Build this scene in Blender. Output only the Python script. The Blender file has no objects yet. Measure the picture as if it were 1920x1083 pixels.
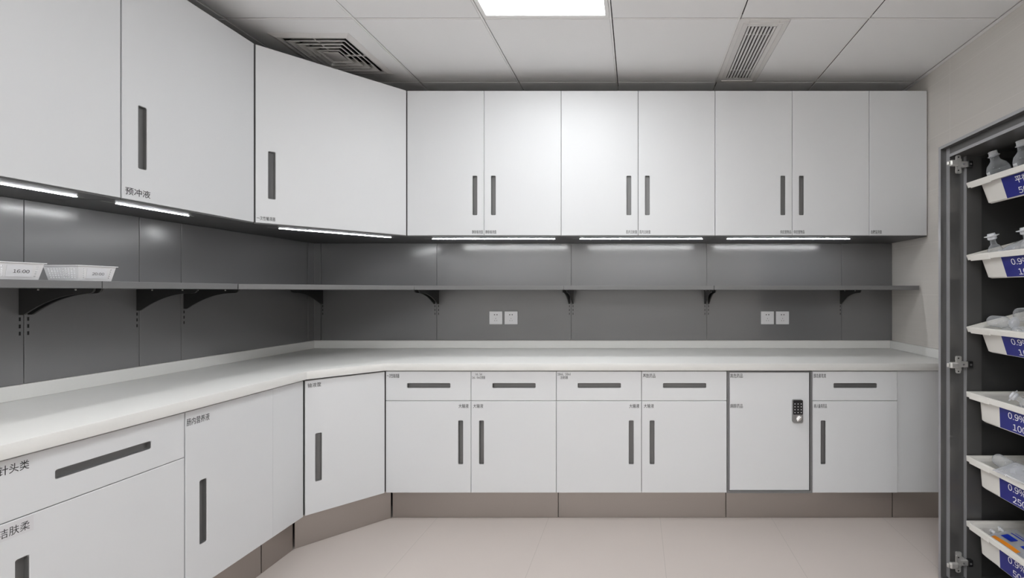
import bpy, bmesh, math, random
from mathutils import Matrix, Vector
random.seed(7)
SC = bpy.context.scene
COL = SC.collection
R = math.radians

# ------------------------------------------------------------------ camera, world, exposure
EYE = 1.216                      # lens height
cam = bpy.data.cameras.new('camera')
cam.sensor_width = 36.0
cam.lens = 15.0
cam.shift_x = -233.0 / 1920.0
cam.shift_y = 5.5 / 1920.0
cam.clip_start = 0.02
camo = bpy.data.objects.new('camera', cam)
camo.location = (0, 0, EYE)
camo.rotation_euler = (R(90), 0, 0)
COL.objects.link(camo)
SC.camera = camo
w = bpy.data.worlds.new('world'); SC.world = w; w.use_nodes = True
w.node_tree.nodes['Background'].inputs[0].default_value = (0.5, 0.5, 0.5, 1)
w.node_tree.nodes['Background'].inputs[1].default_value = 0.05
vs = SC.view_settings
vs.view_transform = 'Standard'; vs.look = 'None'; vs.gamma = 1.0; vs.use_curve_mapping = False
vs.exposure = 0.05
SC.display_settings.display_device = 'sRGB'
SC.cycles.max_bounces = 12
SC.cycles.diffuse_bounces = 8
SC.cycles.transparent_max_bounces = 24
SC.cycles.use_denoising = True
PANEL_POWER = 14.0               # ceiling panel emission
STRIP_POWER = 125.0               # under-cabinet strip emission

# ------------------------------------------------------------------ materials
def lin(c):
    return tuple((v/12.92 if v <= 0.04045 else ((v+0.055)/1.055)**2.4) for v in c)

def mat(name, col, rough=0.5, metal=0.0, spec=0.5, srgb=False, bump=0.0, bscale=200.0, var=0.0, vscale=3.0, coat=0.0):
    m = bpy.data.materials.new(name); m.use_nodes = True
    nt = m.node_tree; b = nt.nodes['Principled BSDF']
    c = lin(col) if srgb else col
    b.inputs['Base Color'].default_value = (*c, 1)
    b.inputs['Roughness'].default_value = rough
    b.inputs['Metallic'].default_value = metal
    b.inputs['Specular IOR Level'].default_value = spec
    b.inputs['Coat Weight'].default_value = coat
    tc = nt.nodes.new('ShaderNodeTexCoord')
    if var > 0:
        n = nt.nodes.new('ShaderNodeTexNoise'); n.inputs['Scale'].default_value = vscale
        n.inputs['Detail'].default_value = 5
        nt.links.new(tc.outputs['Object'], n.inputs['Vector'])
        mx = nt.nodes.new('ShaderNodeMix'); mx.data_type = 'RGBA'
        mx.inputs[6].default_value = (*[v*(1-var) for v in c], 1)
        mx.inputs[7].default_value = (*[min(1, v*(1+var)) for v in c], 1)
        nt.links.new(n.outputs['Fac'], mx.inputs[0])
        nt.links.new(mx.outputs[2], b.inputs['Base Color'])
    if bump > 0:
        n2 = nt.nodes.new('ShaderNodeTexNoise'); n2.inputs['Scale'].default_value = bscale
        nt.links.new(tc.outputs['Object'], n2.inputs['Vector'])
        bp = nt.nodes.new('ShaderNodeBump'); bp.inputs['Strength'].default_value = bump
        bp.inputs['Distance'].default_value = 0.002
        nt.links.new(n2.outputs['Fac'], bp.inputs['Height'])
        nt.links.new(bp.outputs['Normal'], b.inputs['Normal'])
    return m

def emit(name, col, strength):
    m = bpy.data.materials.new(name); m.use_nodes = True
    nt = m.node_tree; nt.nodes.clear()
    e = nt.nodes.new('ShaderNodeEmission'); o = nt.nodes.new('ShaderNodeOutputMaterial')
    e.inputs[0].default_value = (*col, 1); e.inputs[1].default_value = strength
    nt.links.new(e.outputs[0], o.inputs[0])
    return m

def clear(name, col, opac, rough=0.12, edge=0.45):
    """thin clear plastic: see-through with a light milky body and gloss"""
    m = bpy.data.materials.new(name); m.use_nodes = True
    nt = m.node_tree; b = nt.nodes['Principled BSDF']; o = nt.nodes['Material Output']
    b.inputs['Base Color'].default_value = (*col, 1); b.inputs['Roughness'].default_value = rough
    b.inputs['Specular IOR Level'].default_value = 0.9
    t = nt.nodes.new('ShaderNodeBsdfTransparent'); mx = nt.nodes.new('ShaderNodeMixShader')
    lw = nt.nodes.new('ShaderNodeLayerWeight'); lw.inputs[0].default_value = 0.35
    ma = nt.nodes.new('ShaderNodeMath'); ma.operation = 'MULTIPLY_ADD'
    nt.links.new(lw.outputs['Facing'], ma.inputs[0]); ma.inputs[1].default_value = edge; ma.inputs[2].default_value = opac
    nt.links.new(ma.outputs[0], mx.inputs[0])
    nt.links.new(t.outputs[0], mx.inputs[1]); nt.links.new(b.outputs[0], mx.inputs[2])
    nt.links.new(mx.outputs[0], o.inputs[0])
    return m

def tiles(name, col, grout, ax, ay, ox, oy, sx, sy, gw, rough, streak=0.0, streak_axis=2, var=0.04):
    """tile grid on object axes ax/ay with grout lines"""
    m = bpy.data.materials.new(name); m.use_nodes = True
    nt = m.node_tree; b = nt.nodes['Principled BSDF']; L = nt.links
    tc = nt.nodes.new('ShaderNodeTexCoord'); sp = nt.nodes.new('ShaderNodeSeparateXYZ')
    L.new(tc.outputs['Object'], sp.inputs[0])
    def mth(op, a, bb=None):
        n = nt.nodes.new('ShaderNodeMath'); n.operation = op
        for i, v in enumerate((a, bb)):
            if v is None: continue
            if isinstance(v, (int, float)): n.inputs[i].default_value = v
            else: L.new(v, n.inputs[i])
        return n.outputs[0]
    def line(k, off, s):
        f = mth('FRACT', mth('DIVIDE', mth('SUBTRACT', sp.outputs[k], off), s))
        d = mth('MULTIPLY', mth('MINIMUM', f, mth('SUBTRACT', 1.0, f)), s)
        return mth('LESS_THAN', d, gw/2)
    g = mth('MAXIMUM', line(ax, ox, sx), line(ay, oy, sy))
    n = nt.nodes.new('ShaderNodeTexNoise'); n.inputs['Scale'].default_value = 2.2; n.inputs['Detail'].default_value = 7
    mp = nt.nodes.new('ShaderNodeMapping')
    if streak:
        sc = [1.2, 1.2, 1.2]; sc[streak_axis] = 90.0
        mp.inputs['Scale'].default_value = sc
    L.new(tc.outputs['Object'], mp.inputs[0]); L.new(mp.outputs[0], n.inputs['Vector'])
    v = streak or var
    mx = nt.nodes.new('ShaderNodeMix'); mx.data_type = 'RGBA'
    mx.inputs[6].default_value = (*[c*(1-v) for c in col], 1); mx.inputs[7].default_value = (*[c*(1+v) for c in col], 1)
    L.new(n.outputs['Fac'], mx.inputs[0])
    m2 = nt.nodes.new('ShaderNodeMix'); m2.data_type = 'RGBA'
    L.new(g, m2.inputs[0]); L.new(mx.outputs[2], m2.inputs[6]); m2.inputs[7].default_value = (*grout, 1)
    L.new(m2.outputs[2], b.inputs['Base Color'])
    b.inputs['Roughness'].default_value = rough
    b.inputs['Specular IOR Level'].default_value = 0.35
    return m

M = {
    'door': mat('matte_white_laminate', (0.69, 0.703, 0.72), 0.45, spec=0.35, var=0.01, vscale=1.5),
    'carcass': mat('grey_carcass_board', (0.10, 0.10, 0.102), 0.5),
    'under': mat('dark_grey_underside_board', (0.085, 0.085, 0.086), 0.42),
    'counter': mat('white_quartz', (0.74, 0.74, 0.725), 0.28, spec=0.4, var=0.02, vscale=160),
    'splash': mat('dark_grey_satin_steel_panel', (0.165, 0.165, 0.168), 0.20, spec=0.9, bump=0.02, bscale=40),
    'shelf': mat('grey_painted_steel', (0.17, 0.17, 0.173), 0.4, spec=0.45),
    'bracket': mat('black_painted_steel', (0.018, 0.018, 0.018), 0.42),
    'slot': mat('black_slot', (0.003, 0.003, 0.003), 0.8),
    'cup': mat('dark_grey_handle_metal', (0.165, 0.165, 0.165), 0.38, metal=0.25),
    'steel': mat('brushed_stainless', (0.43, 0.395, 0.37), 0.34, metal=0.9, bump=0.03, bscale=30),
    'ink': mat('black_ink', (0.02, 0.02, 0.022), 0.6),
    'wink': mat('white_ink', (0.85, 0.85, 0.88), 0.5),
    'card': mat('white_paper_card', (0.70, 0.71, 0.74), 0.6),
    'sticker': mat('pale_sticker', (0.655, 0.655, 0.675), 0.35),
    'wall': mat('painted_wall', (0.78, 0.77, 0.75), 0.6, bump=0.05),
    'ceil': mat('white_metal_ceiling_tile', (0.835, 0.84, 0.845), 0.5, spec=0.3, var=0.01),
    'tbar': mat('white_metal_tbar', (0.84, 0.835, 0.83), 0.45),
    'void': mat('dark_void', (0.03, 0.03, 0.03), 0.8),
    'white_plastic': mat('white_plastic', (0.70, 0.70, 0.715), 0.35, spec=0.45),
    'vent': mat('white_vent_aluminium', (0.72, 0.71, 0.70), 0.4),
    'cab': mat('dark_grey_cabinet_steel', (0.11, 0.109, 0.108), 0.28, spec=0.6, metal=0.35),
    'cabdark': mat('shaded_cabinet_interior', (0.05, 0.05, 0.05), 0.45),  # shade inside the cabinet is put into this dark colour
    'rail': mat('light_grey_cabinet_edge', (0.34, 0.34, 0.355), 0.35, metal=0.3),
    'nickel': mat('nickel_plated_hinge', (0.70, 0.69, 0.67), 0.32, metal=0.65),
    'black_plastic': mat('black_plastic', (0.012, 0.012, 0.013), 0.3),
    'tray': mat('off_white_abs', (0.74, 0.725, 0.69), 0.42, spec=0.4),
    'blue': mat('dark_blue_label', (0.016, 0.020, 0.20), 0.35),
    'skyblue': mat('sky_blue_print', (0.06, 0.38, 0.72), 0.4),
    'bagblue': mat('cobalt_print', (0.015, 0.04, 0.42), 0.35),
    'orange': mat('orange_print', (0.85, 0.28, 0.02), 0.4),
    'clear': clear('clear_bottle_plastic', (0.80, 0.83, 0.87), 0.08, 0.06, 0.55),
    'cap': clear('frosted_cap_plastic', (0.82, 0.84, 0.88), 0.62, 0.3),
    'liquid': clear('clear_liquid', (0.72, 0.76, 0.80), 0.04, 0.03, 0.40),
    'film': clear('clear_bag_film', (0.66, 0.68, 0.74), 0.20, 0.10, 0.5),
    'silver': mat('satin_silver', (0.33, 0.33, 0.325), 0.36, metal=0.7),
    'bright': mat('bright_knob_metal', (0.85, 0.85, 0.85), 0.2, metal=0.9),
    'lamp': emit('lit_ceiling_panel', (0.965, 0.985, 1.0), PANEL_POWER),
    'led': emit('lit_led_strip', (0.97, 0.985, 1.0), STRIP_POWER),
    'floor': tiles('beige_floor_tile', (0.56, 0.505, 0.475), (0.44, 0.40, 0.375), 0, 1, -0.472, 1.15, 0.6, 1.2, 0.0022, 0.42),
    'wtile': tiles('beige_linen_wall_tile', (0.63, 0.605, 0.575), (0.69, 0.665, 0.635), 1, 2, 2.318, 0.0, 0.6, 0.3, 0.003, 0.38, streak=0.05),
    'wtile_b': tiles('beige_linen_wall_tile_across', (0.63, 0.605, 0.575), (0.69, 0.665, 0.635), 0, 2, 0.1, 0.0, 0.6, 0.3, 0.003, 0.38, streak=0.05),
}

# ------------------------------------------------------------------ mesh helpers
class MB:
    def __init__(s): s.bm = bmesh.new()
    def box(s, x0, x1, y0, y1, z0, z1, bev=0.0, seg=2):
        b = bmesh.new()
        bmesh.ops.create_cube(b, size=1.0)
        for v in b.verts:
            v.co = Vector(((x0+x1)/2 + v.co.x*(x1-x0), (y0+y1)/2 + v.co.y*(y1-y0), (z0+z1)/2 + v.co.z*(z1-z0)))
        if bev: bmesh.ops.bevel(b, geom=b.edges[:], offset=bev, segments=seg, affect='EDGES', profile=0.5)
        return s.add(b)
    def add(s, b, mtx=None):
        if mtx is not None: bmesh.ops.transform(b, matrix=mtx, verts=b.verts[:])
        vm = {}
        for v in b.verts: vm[v] = s.bm.verts.new(v.co)
        for f in b.faces:
            try: s.bm.faces.new([vm[v] for v in f.verts])
            except ValueError: pass
        b.free(); return s
    def prism(s, pts, axis, a0, a1, bev=0.0):
        """pts: 2-D outline; axis 'z': (x,y), 'x': (y,z), 'y': (x,z)"""
        b = bmesh.new()
        def co(p, a):
            return {'z': (p[0], p[1], a), 'x': (a, p[0], p[1]), 'y': (p[0], a, p[1])}[axis]
        lo = [b.verts.new(co(p, a0)) for p in pts]; hi = [b.verts.new(co(p, a1)) for p in pts]
        b.faces.new(lo); b.faces.new(hi)
        n = len(pts)
        for i in range(n): b.faces.new([lo[i], lo[(i+1) % n], hi[(i+1) % n], hi[i]])
        bmesh.ops.recalc_face_normals(b, faces=b.faces[:])
        if bev: bmesh.ops.bevel(b, geom=b.edges[:], offset=bev, segments=2, affect='EDGES', profile=0.5)
        return s.add(b)
    def lathe(s, prof, seg=28, mtx=None):
        b = bmesh.new(); rings = []
        for r, z in prof:
            rings.append([b.verts.new((max(r, 1e-5)*math.cos(2*math.pi*k/seg), max(r, 1e-5)*math.sin(2*math.pi*k/seg), z)) for k in range(seg)])
        for a, c in zip(rings, rings[1:]):
            for k in range(seg): b.faces.new([a[k], a[(k+1) % seg], c[(k+1) % seg], c[k]])
        bmesh.ops.remove_doubles(b, verts=b.verts[:], dist=5e-5)
        bmesh.ops.recalc_face_normals(b, faces=b.faces[:])
        return s.add(b, mtx)
    def faces(s, verts, faces):
        vv = [s.bm.verts.new(v) for v in verts]
        for f in faces: s.bm.faces.new([vv[i] for i in f])
        return s
    def build(s, name, material, parent=None, world=False, smooth=False):
        bm = s.bm
        bmesh.ops.recalc_face_normals(bm, faces=bm.faces[:])
        me = bpy.data.meshes.new(name)
        if world and parent is not None:
            bmesh.ops.transform(bm, matrix=WORLD[parent.name].inverted(), verts=bm.verts[:])
        bm.to_mesh(me); bm.free()
        if smooth:
            for p in me.polygons: p.use_smooth = True
            me.set_sharp_from_angle(angle=R(35))
        me.materials.append(M[material])
        o = bpy.data.objects.new(name, me); COL.objects.link(o)
        if parent is not None: o.parent = parent
        return o

WORLD = {}
def thing(name, label, cat, loc=(0, 0, 0), rot=(0, 0, 0), group=None):
    o = bpy.data.objects.new(name, None); COL.objects.link(o)
    o.empty_display_size = 0.05
    o.location = loc; o.rotation_euler = rot
    o['label'] = label; o['category'] = cat
    if group: o['group'] = group
    from mathutils import Euler
    WORLD[o.name] = Matrix.Translation(loc) @ Euler(rot, 'XYZ').to_matrix().to_4x4()
    return o
def thing_m(name, label, cat, mtx, group=None):
    return thing(name, label, cat, tuple(mtx.to_translation()), tuple(mtx.to_euler('XYZ')), group)
def tag(o, label, cat, group=None):
    o['label'] = label; o['category'] = cat
    if group: o['group'] = group
    return o
def struct(o): o['kind'] = 'structure'; return o

def rrect(cx, cz, hw, hh, r, n=5):
    pts = []
    for sx, sz, a0 in ((1, 1, 0), (-1, 1, 90), (-1, -1, 180), (1, -1, 270)):
        for k in range(n+1):
            a = R(a0 + 90*k/n)
            pts.append((cx + sx*(hw-r) + r*math.cos(a), cz + sz*(hh-r) + r*math.sin(a)))
    return pts

def panel(x0, x1, z0, z1, y0=0.0, t=0.018, hole=None, c=0.0012):
    """flat door leaf: front at y0, chamfered edges, optional rounded hole (cx,cz,hw,hh)"""
    mb = MB(); bm = mb.bm
    def loop(pts, y): return [bm.verts.new((p[0], y, p[1])) for p in pts]
    out = [(x0, z0), (x1, z0), (x1, z1), (x0, z1)]
    inn = [(x0+c, z0+c), (x1-c, z0+c), (x1-c, z1-c), (x0+c, z1-c)]
    A = loop(inn, y0); B = loop(out, y0+c); C = loop(out, y0+t)
    for P, Q in ((A, B), (B, C)):
        for i in range(4): bm.faces.new([P[i], P[(i+1) % 4], Q[(i+1) % 4], Q[i]])
    bm.faces.new(C)
    if hole is None:
        bm.faces.new(A)
    else:
        cx, cz, hw, hh = hole
        h1 = rrect(cx, cz, hw+0.0012, hh+0.0012, 0.0062); h2 = rrect(cx, cz, hw, hh, 0.005)
        H1 = loop(h1, y0); H2 = loop(h2, y0+0.0012); H3 = loop(h2, y0+t-0.001)
        n = len(H1)
        for P, Q in ((H1, H2), (H2, H3)):
            for i in range(n): bm.faces.new([P[i], P[(i+1) % n], Q[(i+1) % n], Q[i]])
        edges = []
        for P in (A, H1):
            for i in range(len(P)):
                edges.append(bm.edges.get([P[i], P[(i+1) % len(P)]]))
        bmesh.ops.triangle_fill(bm, use_beauty=True, use_dissolve=False, edges=edges)
    return mb

def cup(hole, y0=0.0, t=0.018):
    cx, cz, hw, hh = hole
    mb = MB(); bm = mb.bm; e = 0.0006
    o = rrect(cx, cz, hw-e, hh-e, 0.0045); i = rrect(cx, cz, hw-0.0022, hh-0.0022, 0.0035)
    L = [[bm.verts.new((p[0], y, p[1])) for p in pts] for pts, y in ((o, y0+t-0.002), (o, y0+0.0016), (i, y0+0.0016), (i, y0+0.0125))]
    n = len(o)
    for P, Q in zip(L, L[1:]):
        for k in range(n): bm.faces.new([P[k], P[(k+1) % n], Q[(k+1) % n], Q[k]])
    bm.faces.new(L[0]); bm.faces.new(L[-1])
    return mb

def text(s, name, material, parent, x, z, y, w, h, align='l', bold=0.005):
    """flat lettering facing local -y, fitted in a w x h box whose lower corner is (x,z)"""
    cu = bpy.data.curves.new('lettering', 'FONT'); cu.body = s; cu.size = 1.0; cu.align_x = 'CENTER' if '\n' in s else 'LEFT'
    cu.resolution_u = 3; cu.offset = bold
    to = bpy.data.objects.new('lettering', cu); COL.objects.link(to)
    dg = bpy.context.evaluated_depsgraph_get(); dg.update()
    me = bpy.data.meshes.new_from_object(to.evaluated_get(dg))
    bpy.data.objects.remove(to); bpy.data.curves.remove(cu)
    xs = [v.co.x for v in me.vertices]; ys = [v.co.y for v in me.vertices]
    ax, bx, ay, by = min(xs), max(xs), min(ys), max(ys)
    kz = h/(by-ay); kx = w/(bx-ax) if w else kz
    W = (bx-ax)*kx
    off = x if align == 'l' else (x-W if align == 'r' else x-W/2)
    for v in me.vertices:
        v.co = Vector((off+(v.co.x-ax)*kx, y, z+(v.co.y-ay)*kz))
    me.name = name
    me.materials.clear(); me.materials.append(M[material])
    o = bpy.data.objects.new(name, me); COL.objects.link(o); o.parent = parent
    return o

FW = {c: chr(ord(c)+0xFEE0) for c in '0123456789%'}
def glyph_text(s, name, material, parent, h, w=None, bold=0.006):
    """lettering built glyph by glyph with even gaps; numerals are the wide forms; baseline at z=0, centred on x=0"""
    allv, allf, x = [], [], 0.0
    for ch in s:
        cu = bpy.data.curves.new('glyph', 'FONT'); cu.body = FW.get(ch, ch); cu.size = 1.0; cu.offset = bold; cu.resolution_u = 3
        to = bpy.data.objects.new('glyph', cu); COL.objects.link(to)
        dg = bpy.context.evaluated_depsgraph_get(); dg.update()
        me = bpy.data.meshes.new_from_object(to.evaluated_get(dg))
        bpy.data.objects.remove(to); bpy.data.curves.remove(cu)
        xs = [v.co.x for v in me.vertices]; a, b = min(xs), max(xs)
        if ch in '.:': ml = mr = 0.07
        elif ch == '1': ml, mr = 0.07, 0.05
        elif ord(ch) > 0x2E80: ml = mr = 0.03
        else: ml = mr = 0.035
        n0 = len(allv)
        allv += [(v.co.x-a+x+ml, v.co.y) for v in me.vertices]
        allf += [tuple(i+n0 for i in p.vertices) for p in me.polygons]
        x += (b-a)+ml+mr
        bpy.data.meshes.remove(me)
    ys = [v[1] for v in allv]; lo, hi = min(ys), max(ys)
    k = h/(hi-lo); kx = w/x if w else k
    me = bpy.data.meshes.new(name)
    me.from_pydata([((v[0]-x/2)*kx, 0.0, (v[1]-lo)*k) for v in allv], [], allf)
    me.materials.append(M[material])
    o = bpy.data.objects.new(name, me); COL.objects.link(o); o.parent = parent
    return o

# ------------------------------------------------------------------ the room
XL, XR, YB, YF, ZC = -2.155, 1.704, 2.85, -1.75, 2.489
def room():
    t = 0.08
    struct(MB().box(XL-t, XR+t, YF-t, YB+t, -0.05, 0).build('floor', 'floor'))
    struct(MB().box(XL-t, XR+t, YB, YB+t, 0, ZC+0.12).build('wall_back', 'wtile_b'))
    struct(MB().box(XL-t, XL, YF, YB, 0, ZC+0.12).build('wall_left', 'wall'))
    struct(MB().box(XR, XR+t, YF, YB, 0, ZC+0.12).build('wall_right', 'wtile'))
    struct(MB().box(XL-t, XR+t, YF-t, YF, 0, ZC+0.12).build('wall_front', 'wall'))
room()

GX = [-1.917+0.6*k for k in range(0, 7)]          # ceiling grid lines
GX = [-2.155] + GX[:-0] if False else [-2.155] + GX
GX = [g for g in GX if g < XR-0.01] + [XR]
GY = [2.85, 2.59] + [1.99-0.6*k for k in range(0, 7)]
GY = sorted([g for g in GY if g > YF+0.05] + [YF])
LIGHT_CELLS = [(-0.717, -0.117, 1.39, 1.99), (-0.717, -0.117, -1.01, -0.41), (-0.117, 0.483, -0.41, 0.19),
               (-1.917, -1.317, -1.61, -1.01), (-0.717, -0.117, -1.61, -1.01), (0.483, 1.083, -1.61, -1.01)]  # all cells after the first are added fill lights, out of view
DIFF = (-1.817, -1.417, 2.098, 2.498)
GRILLE = (0.4850, 0.7215, 1.9925, 2.5875)
def ceiling():
    mb = MB(); g = 0.007
    def tile(x0, x1, y0, y1):
        if x1-x0 < 0.02 or y1-y0 < 0.02: return
        mb.box(x0+g, x1-g, y0+g, y1-g, ZC, ZC+0.005, 0.0012, 1)
    for x0, x1 in zip(GX, GX[1:]):
        for y0, y1 in zip(GY, GY[1:]):
            cx, cy = (x0+x1)/2, (y0+y1)/2
            if any(a < cx < b and c < cy < d for a, b, c, d in LIGHT_CELLS): continue
            if x0 < DIFF[0]+0.1 < x1 and y0 < DIFF[2]+0.1 < y1:
                e = 0.03; a, b, c, d = DIFF[0]+e, DIFF[1]-e, DIFF[2]+e, DIFF[3]-e
                mb.box(x0+g, x1-g, y0+g, c, ZC, ZC+0.005); mb.box(x0+g, x1-g, d, y1-g, ZC, ZC+0.005)
                mb.box(x0+g, a, c, d, ZC, ZC+0.005); mb.box(b, x1-g, c, d, ZC, ZC+0.005)
                continue
            if x0 < GRILLE[0]+0.02 < x1 and y0 < cy < y1 and abs(cy-2.29) < 0.05:
                tile(GRILLE[1]-0.004, x1, y0, y1); continue
            tile(x0, x1, y0, y1)
    # plenum board above
    struct(mb.build('ceiling', 'ceil'))
    struct(MB().box(XL, XR, YF, YB, ZC+0.10, ZC+0.12).build('trim_3', 'void'))
    tb = MB()
    for x in GX[1:-1]: tb.box(x-0.0066, x+0.0018, YF, YB, ZC+0.002, ZC+0.02)
    for y in GY[1:-1]:
        for x0, x1 in zip(GX, GX[1:]):
            tb.box(x0+0.0066, x1-0.0068, y-0.0020, y+0.0066, ZC+0.002, ZC+0.02)
    struct(tb.build('trim_1', 'tbar'))
    wa = MB()
    wa.box(XR-0.018, XR, YF, YB-0.002, ZC-0.004, ZC-0.001); wa.box(XL, XL+0.018, YF, YB-0.002, ZC-0.004, ZC-0.001)
    wa.box(XL+0.019, XR-0.019, YB-0.018, YB, ZC-0.004, ZC-0.001)
    struct(wa.build('trim_2', 'tbar'))
ceiling()

# ------------------------------------------------------------------ ceiling fixtures
def ceiling_light(cell, label):
    a, b, c, d = cell
    t = thing('ceiling_light', label, 'light', ((a+b)/2, (c+d)/2, ZC), group='square ceiling lights')
    h = 0.292; f = 0.018
    fr = MB()
    fr.box(-h, h, -h, -h+f, -0.001, 0.03); fr.box(-h, h, h-f, h, -0.001, 0.03)
    fr.box(-h, -h+f, -h+f, h-f, -0.001, 0.03); fr.box(h-f, h, -h+f, h-f, -0.001, 0.03)
    fr.build('frame', 'tbar', t)
    k = h-f-0.0005
    MB().box(-k, k, -k, k, 0.003, 0.012).build('light_panel', 'lamp', t)
ceiling_light(LIGHT_CELLS[0], 'lit square white ceiling panel light above the room, between the two air vents')
ceiling_light(LIGHT_CELLS[1], 'added unseen ceiling fill light just behind the viewpoint')  # this panel and those below are added to even out the light
ceiling_light(LIGHT_CELLS[2], 'added unseen ceiling fill light straight above the viewpoint')
ceiling_light(LIGHT_CELLS[3], 'added unseen ceiling fill light far behind the viewpoint, left one of three')
ceiling_light(LIGHT_CELLS[4], 'added unseen ceiling fill light far behind the viewpoint, middle one of three')
ceiling_light(LIGHT_CELLS[5], 'added unseen ceiling fill light far behind the viewpoint, right one of three')

def diffuser():
    a, b, c, d = DIFF
    t = thing('air_diffuser', 'square white ceiling air diffuser with concentric louvres above the corner cabinet', 'vent', ((a+b)/2, (c+d)/2, ZC))
    def ring(mb, ro, zo, ri, zi, th=0.0025):
        v = []
        for r, z in ((ro, zo), (ri, zi), (ri, zi+th), (ro, zo+th)):
            v += [(-r, -r, z), (r, -r, z), (r, r, z), (-r, r, z)]
        f = []
        for k in range(4):
            for i in range(4):
                f.append((4*k+i, 4*k+(i+1) % 4, 4*((k+1) % 4)+(i+1) % 4, 4*((k+1) % 4)+i))
        mb.faces(v, f)
    fr = MB(); ring(fr, 0.200, -0.0005, 0.176, -0.009, 0.003); ring(fr, 0.176, -0.009, 0.163, -0.006, 0.003)
    fr.build('frame', 'vent', t)
    for r in (0.149, 0.120, 0.091, 0.062):
        mb = MB(); ring(mb, r, -0.010, r-0.0050, -0.0100, 0.003); ring(mb, r-0.0050, -0.0095, r-0.024, 0.016)
        mb.build('louvre', 'vent', t)
    MB().box(-0.041, 0.041, -0.041, 0.041, -0.0085, -0.005, 0.001).build('centre_plate', 'vent', t)
    for s in (-1, 1):
        a, b = min(s*0.046, s*0.160), max(s*0.046, s*0.160)
        MB().box(-0.0018, 0.0018, a, b, -0.004, 0.003).build('spacer_rod', 'vent', t)
        MB().box(a, b, -0.0018, 0.0018, -0.004, 0.003).build('spacer_rod', 'vent', t)
    du = MB(); k, q = 0.1675, 0.1695
    du.box(-q, q, -q, -k, 0.006, 0.085); du.box(-q, q, k, q, 0.006, 0.085); du.box(-q, -k, -k, k, 0.006, 0.085); du.box(k, q, -k, k, 0.006, 0.085)
    du.box(-q, q, -q, q, 0.085, 0.09); du.build('duct_box', 'void', t)
diffuser()

def grille():
    a, b, c, d = GRILLE
    t = thing('ceiling_grille', 'long narrow white ceiling vent grille with straight bars, right of the panel light', 'vent', ((a+b)/2, (c+d)/2, ZC))
    hx, hy = (b-a)/2, (d-c)/2
    ix, iy = hx-0.048, hy-0.05
    fr = MB()
    for s in (-1, 1):
        fr.box(min(s*ix, s*hx), max(s*ix, s*hx), -hy, hy, -0.004, 0.002, 0.0015, 1)
        fr.box(-ix, ix, min(s*iy, s*hy), max(s*iy, s*hy), -0.004, 0.002, 0.0015, 1)
        fr.box(min(s*(hx-0.026), s*(hx-0.022)), max(s*(hx-0.026), s*(hx-0.022)), -hy+0.024, hy-0.024, -0.008, -0.004)
        fr.box(-hx+0.022, hx-0.022, min(s*(hy-0.026), s*(hy-0.022)), max(s*(hy-0.026), s*(hy-0.022)), -0.008, -0.004)
    fr.build('frame', 'vent', t)
    n = 8
    for k in range(n):
        x = -ix + (k+0.5)*2*ix/n
        MB().box(x-0.0048, x+0.0048, -iy, iy, -0.005, 0.003).build('bar', 'vent', t)
    for y in (-0.17, 0.17): MB().box(-ix, ix, y-0.002, y+0.002, 0.0035, 0.008).build('cross_rod', 'vent', t)
    MB().box(-hx+0.01, hx-0.01, -hy+0.01, hy-0.01, 0.030, 0.034).build('duct_box', 'void', t)
grille()

# ------------------------------------------------------------------ cabinets
UZ0, UZ1 = 1.5397, 2.389
LZ0, LZ1 = 0.157, 0.800
SPLIT = 0.642
UP = 'white wall cupboards'
BASE = 'white base cupboards'
PI2 = math.pi/2
def leaf(parent, name, x0, x1, z0, z1, hole=None, label=None, y0=0.0):
    """door or drawer front > handle, label"""
    o = panel(x0, x1, z0, z1, y0, hole=hole).build(name, 'door', parent)
    if hole: cup(hole, y0).build('handle', 'cup', o)
    if label:
        s, x, z, ww, hh, al = label
        text(s, 'label', 'ink', o, x, z, y0-0.0004, ww, hh, al, 0.0 if '柔' in s else 0.005)
    return o

def led(parent, x0, x1, y, z):
    st = MB().box(x0, x1, y-0.0045, y+0.0045, z-0.0008, z).build('light_strip', 'silver', parent)
    MB().box(x0+0.045, x1-0.018, y-0.0020, y+0.0020, z-0.0020, z-0.0009).build('diffuser', 'led', st)

H_UP = (1.664, 1.894)
def upper_pair(x, txt, label):
    t = thing('wall_cupboard', label, 'cabinet', (x, 2.49, UZ0), group=UP)
    W, h, g = 0.4496*2, UZ1-UZ0, 0.0013
    MB().box(0.001, W-0.001, 0.020, 0.358, 0.006, h-0.001).build('carcass', 'carcass', t)
    MB().box(0.0005, W-0.0005, 0.0035, 0.358, 0.0, 0.0055).build('bottom_panel', 'under', t)
    z0, z1 = H_UP[0]-UZ0, H_UP[1]-UZ0
    m = W/2
    hz, hh = (z0+z1)/2, (z1-z0)/2
    leaf(t, 'door', g, m-g, 0.006, h, (m-0.054, hz, 0.0138, hh), (txt, m-0.006, 0.016, 0.064, 0.021, 'r'))
    leaf(t, 'door', m+g, W-g, 0.006, h, (m+0.054, hz, 0.0138, hh), (txt, m+0.008, 0.016, 0.064, 0.021, 'l'))
    led(t, 0.05, W-0.04, 0.112, 0.0)
    return t
XU = -1.338
upper_pair(XU, '静脉输液盘', 'white double-door wall cupboard on the back wall next to the corner cupboard')
upper_pair(XU+0.8992, '肌内注射盘', 'white double-door wall cupboard in the middle of the back wall run')
upper_pair(XU+1.7984, '供应室物品', 'white double-door wall cupboard beside the narrow end cupboard')
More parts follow.
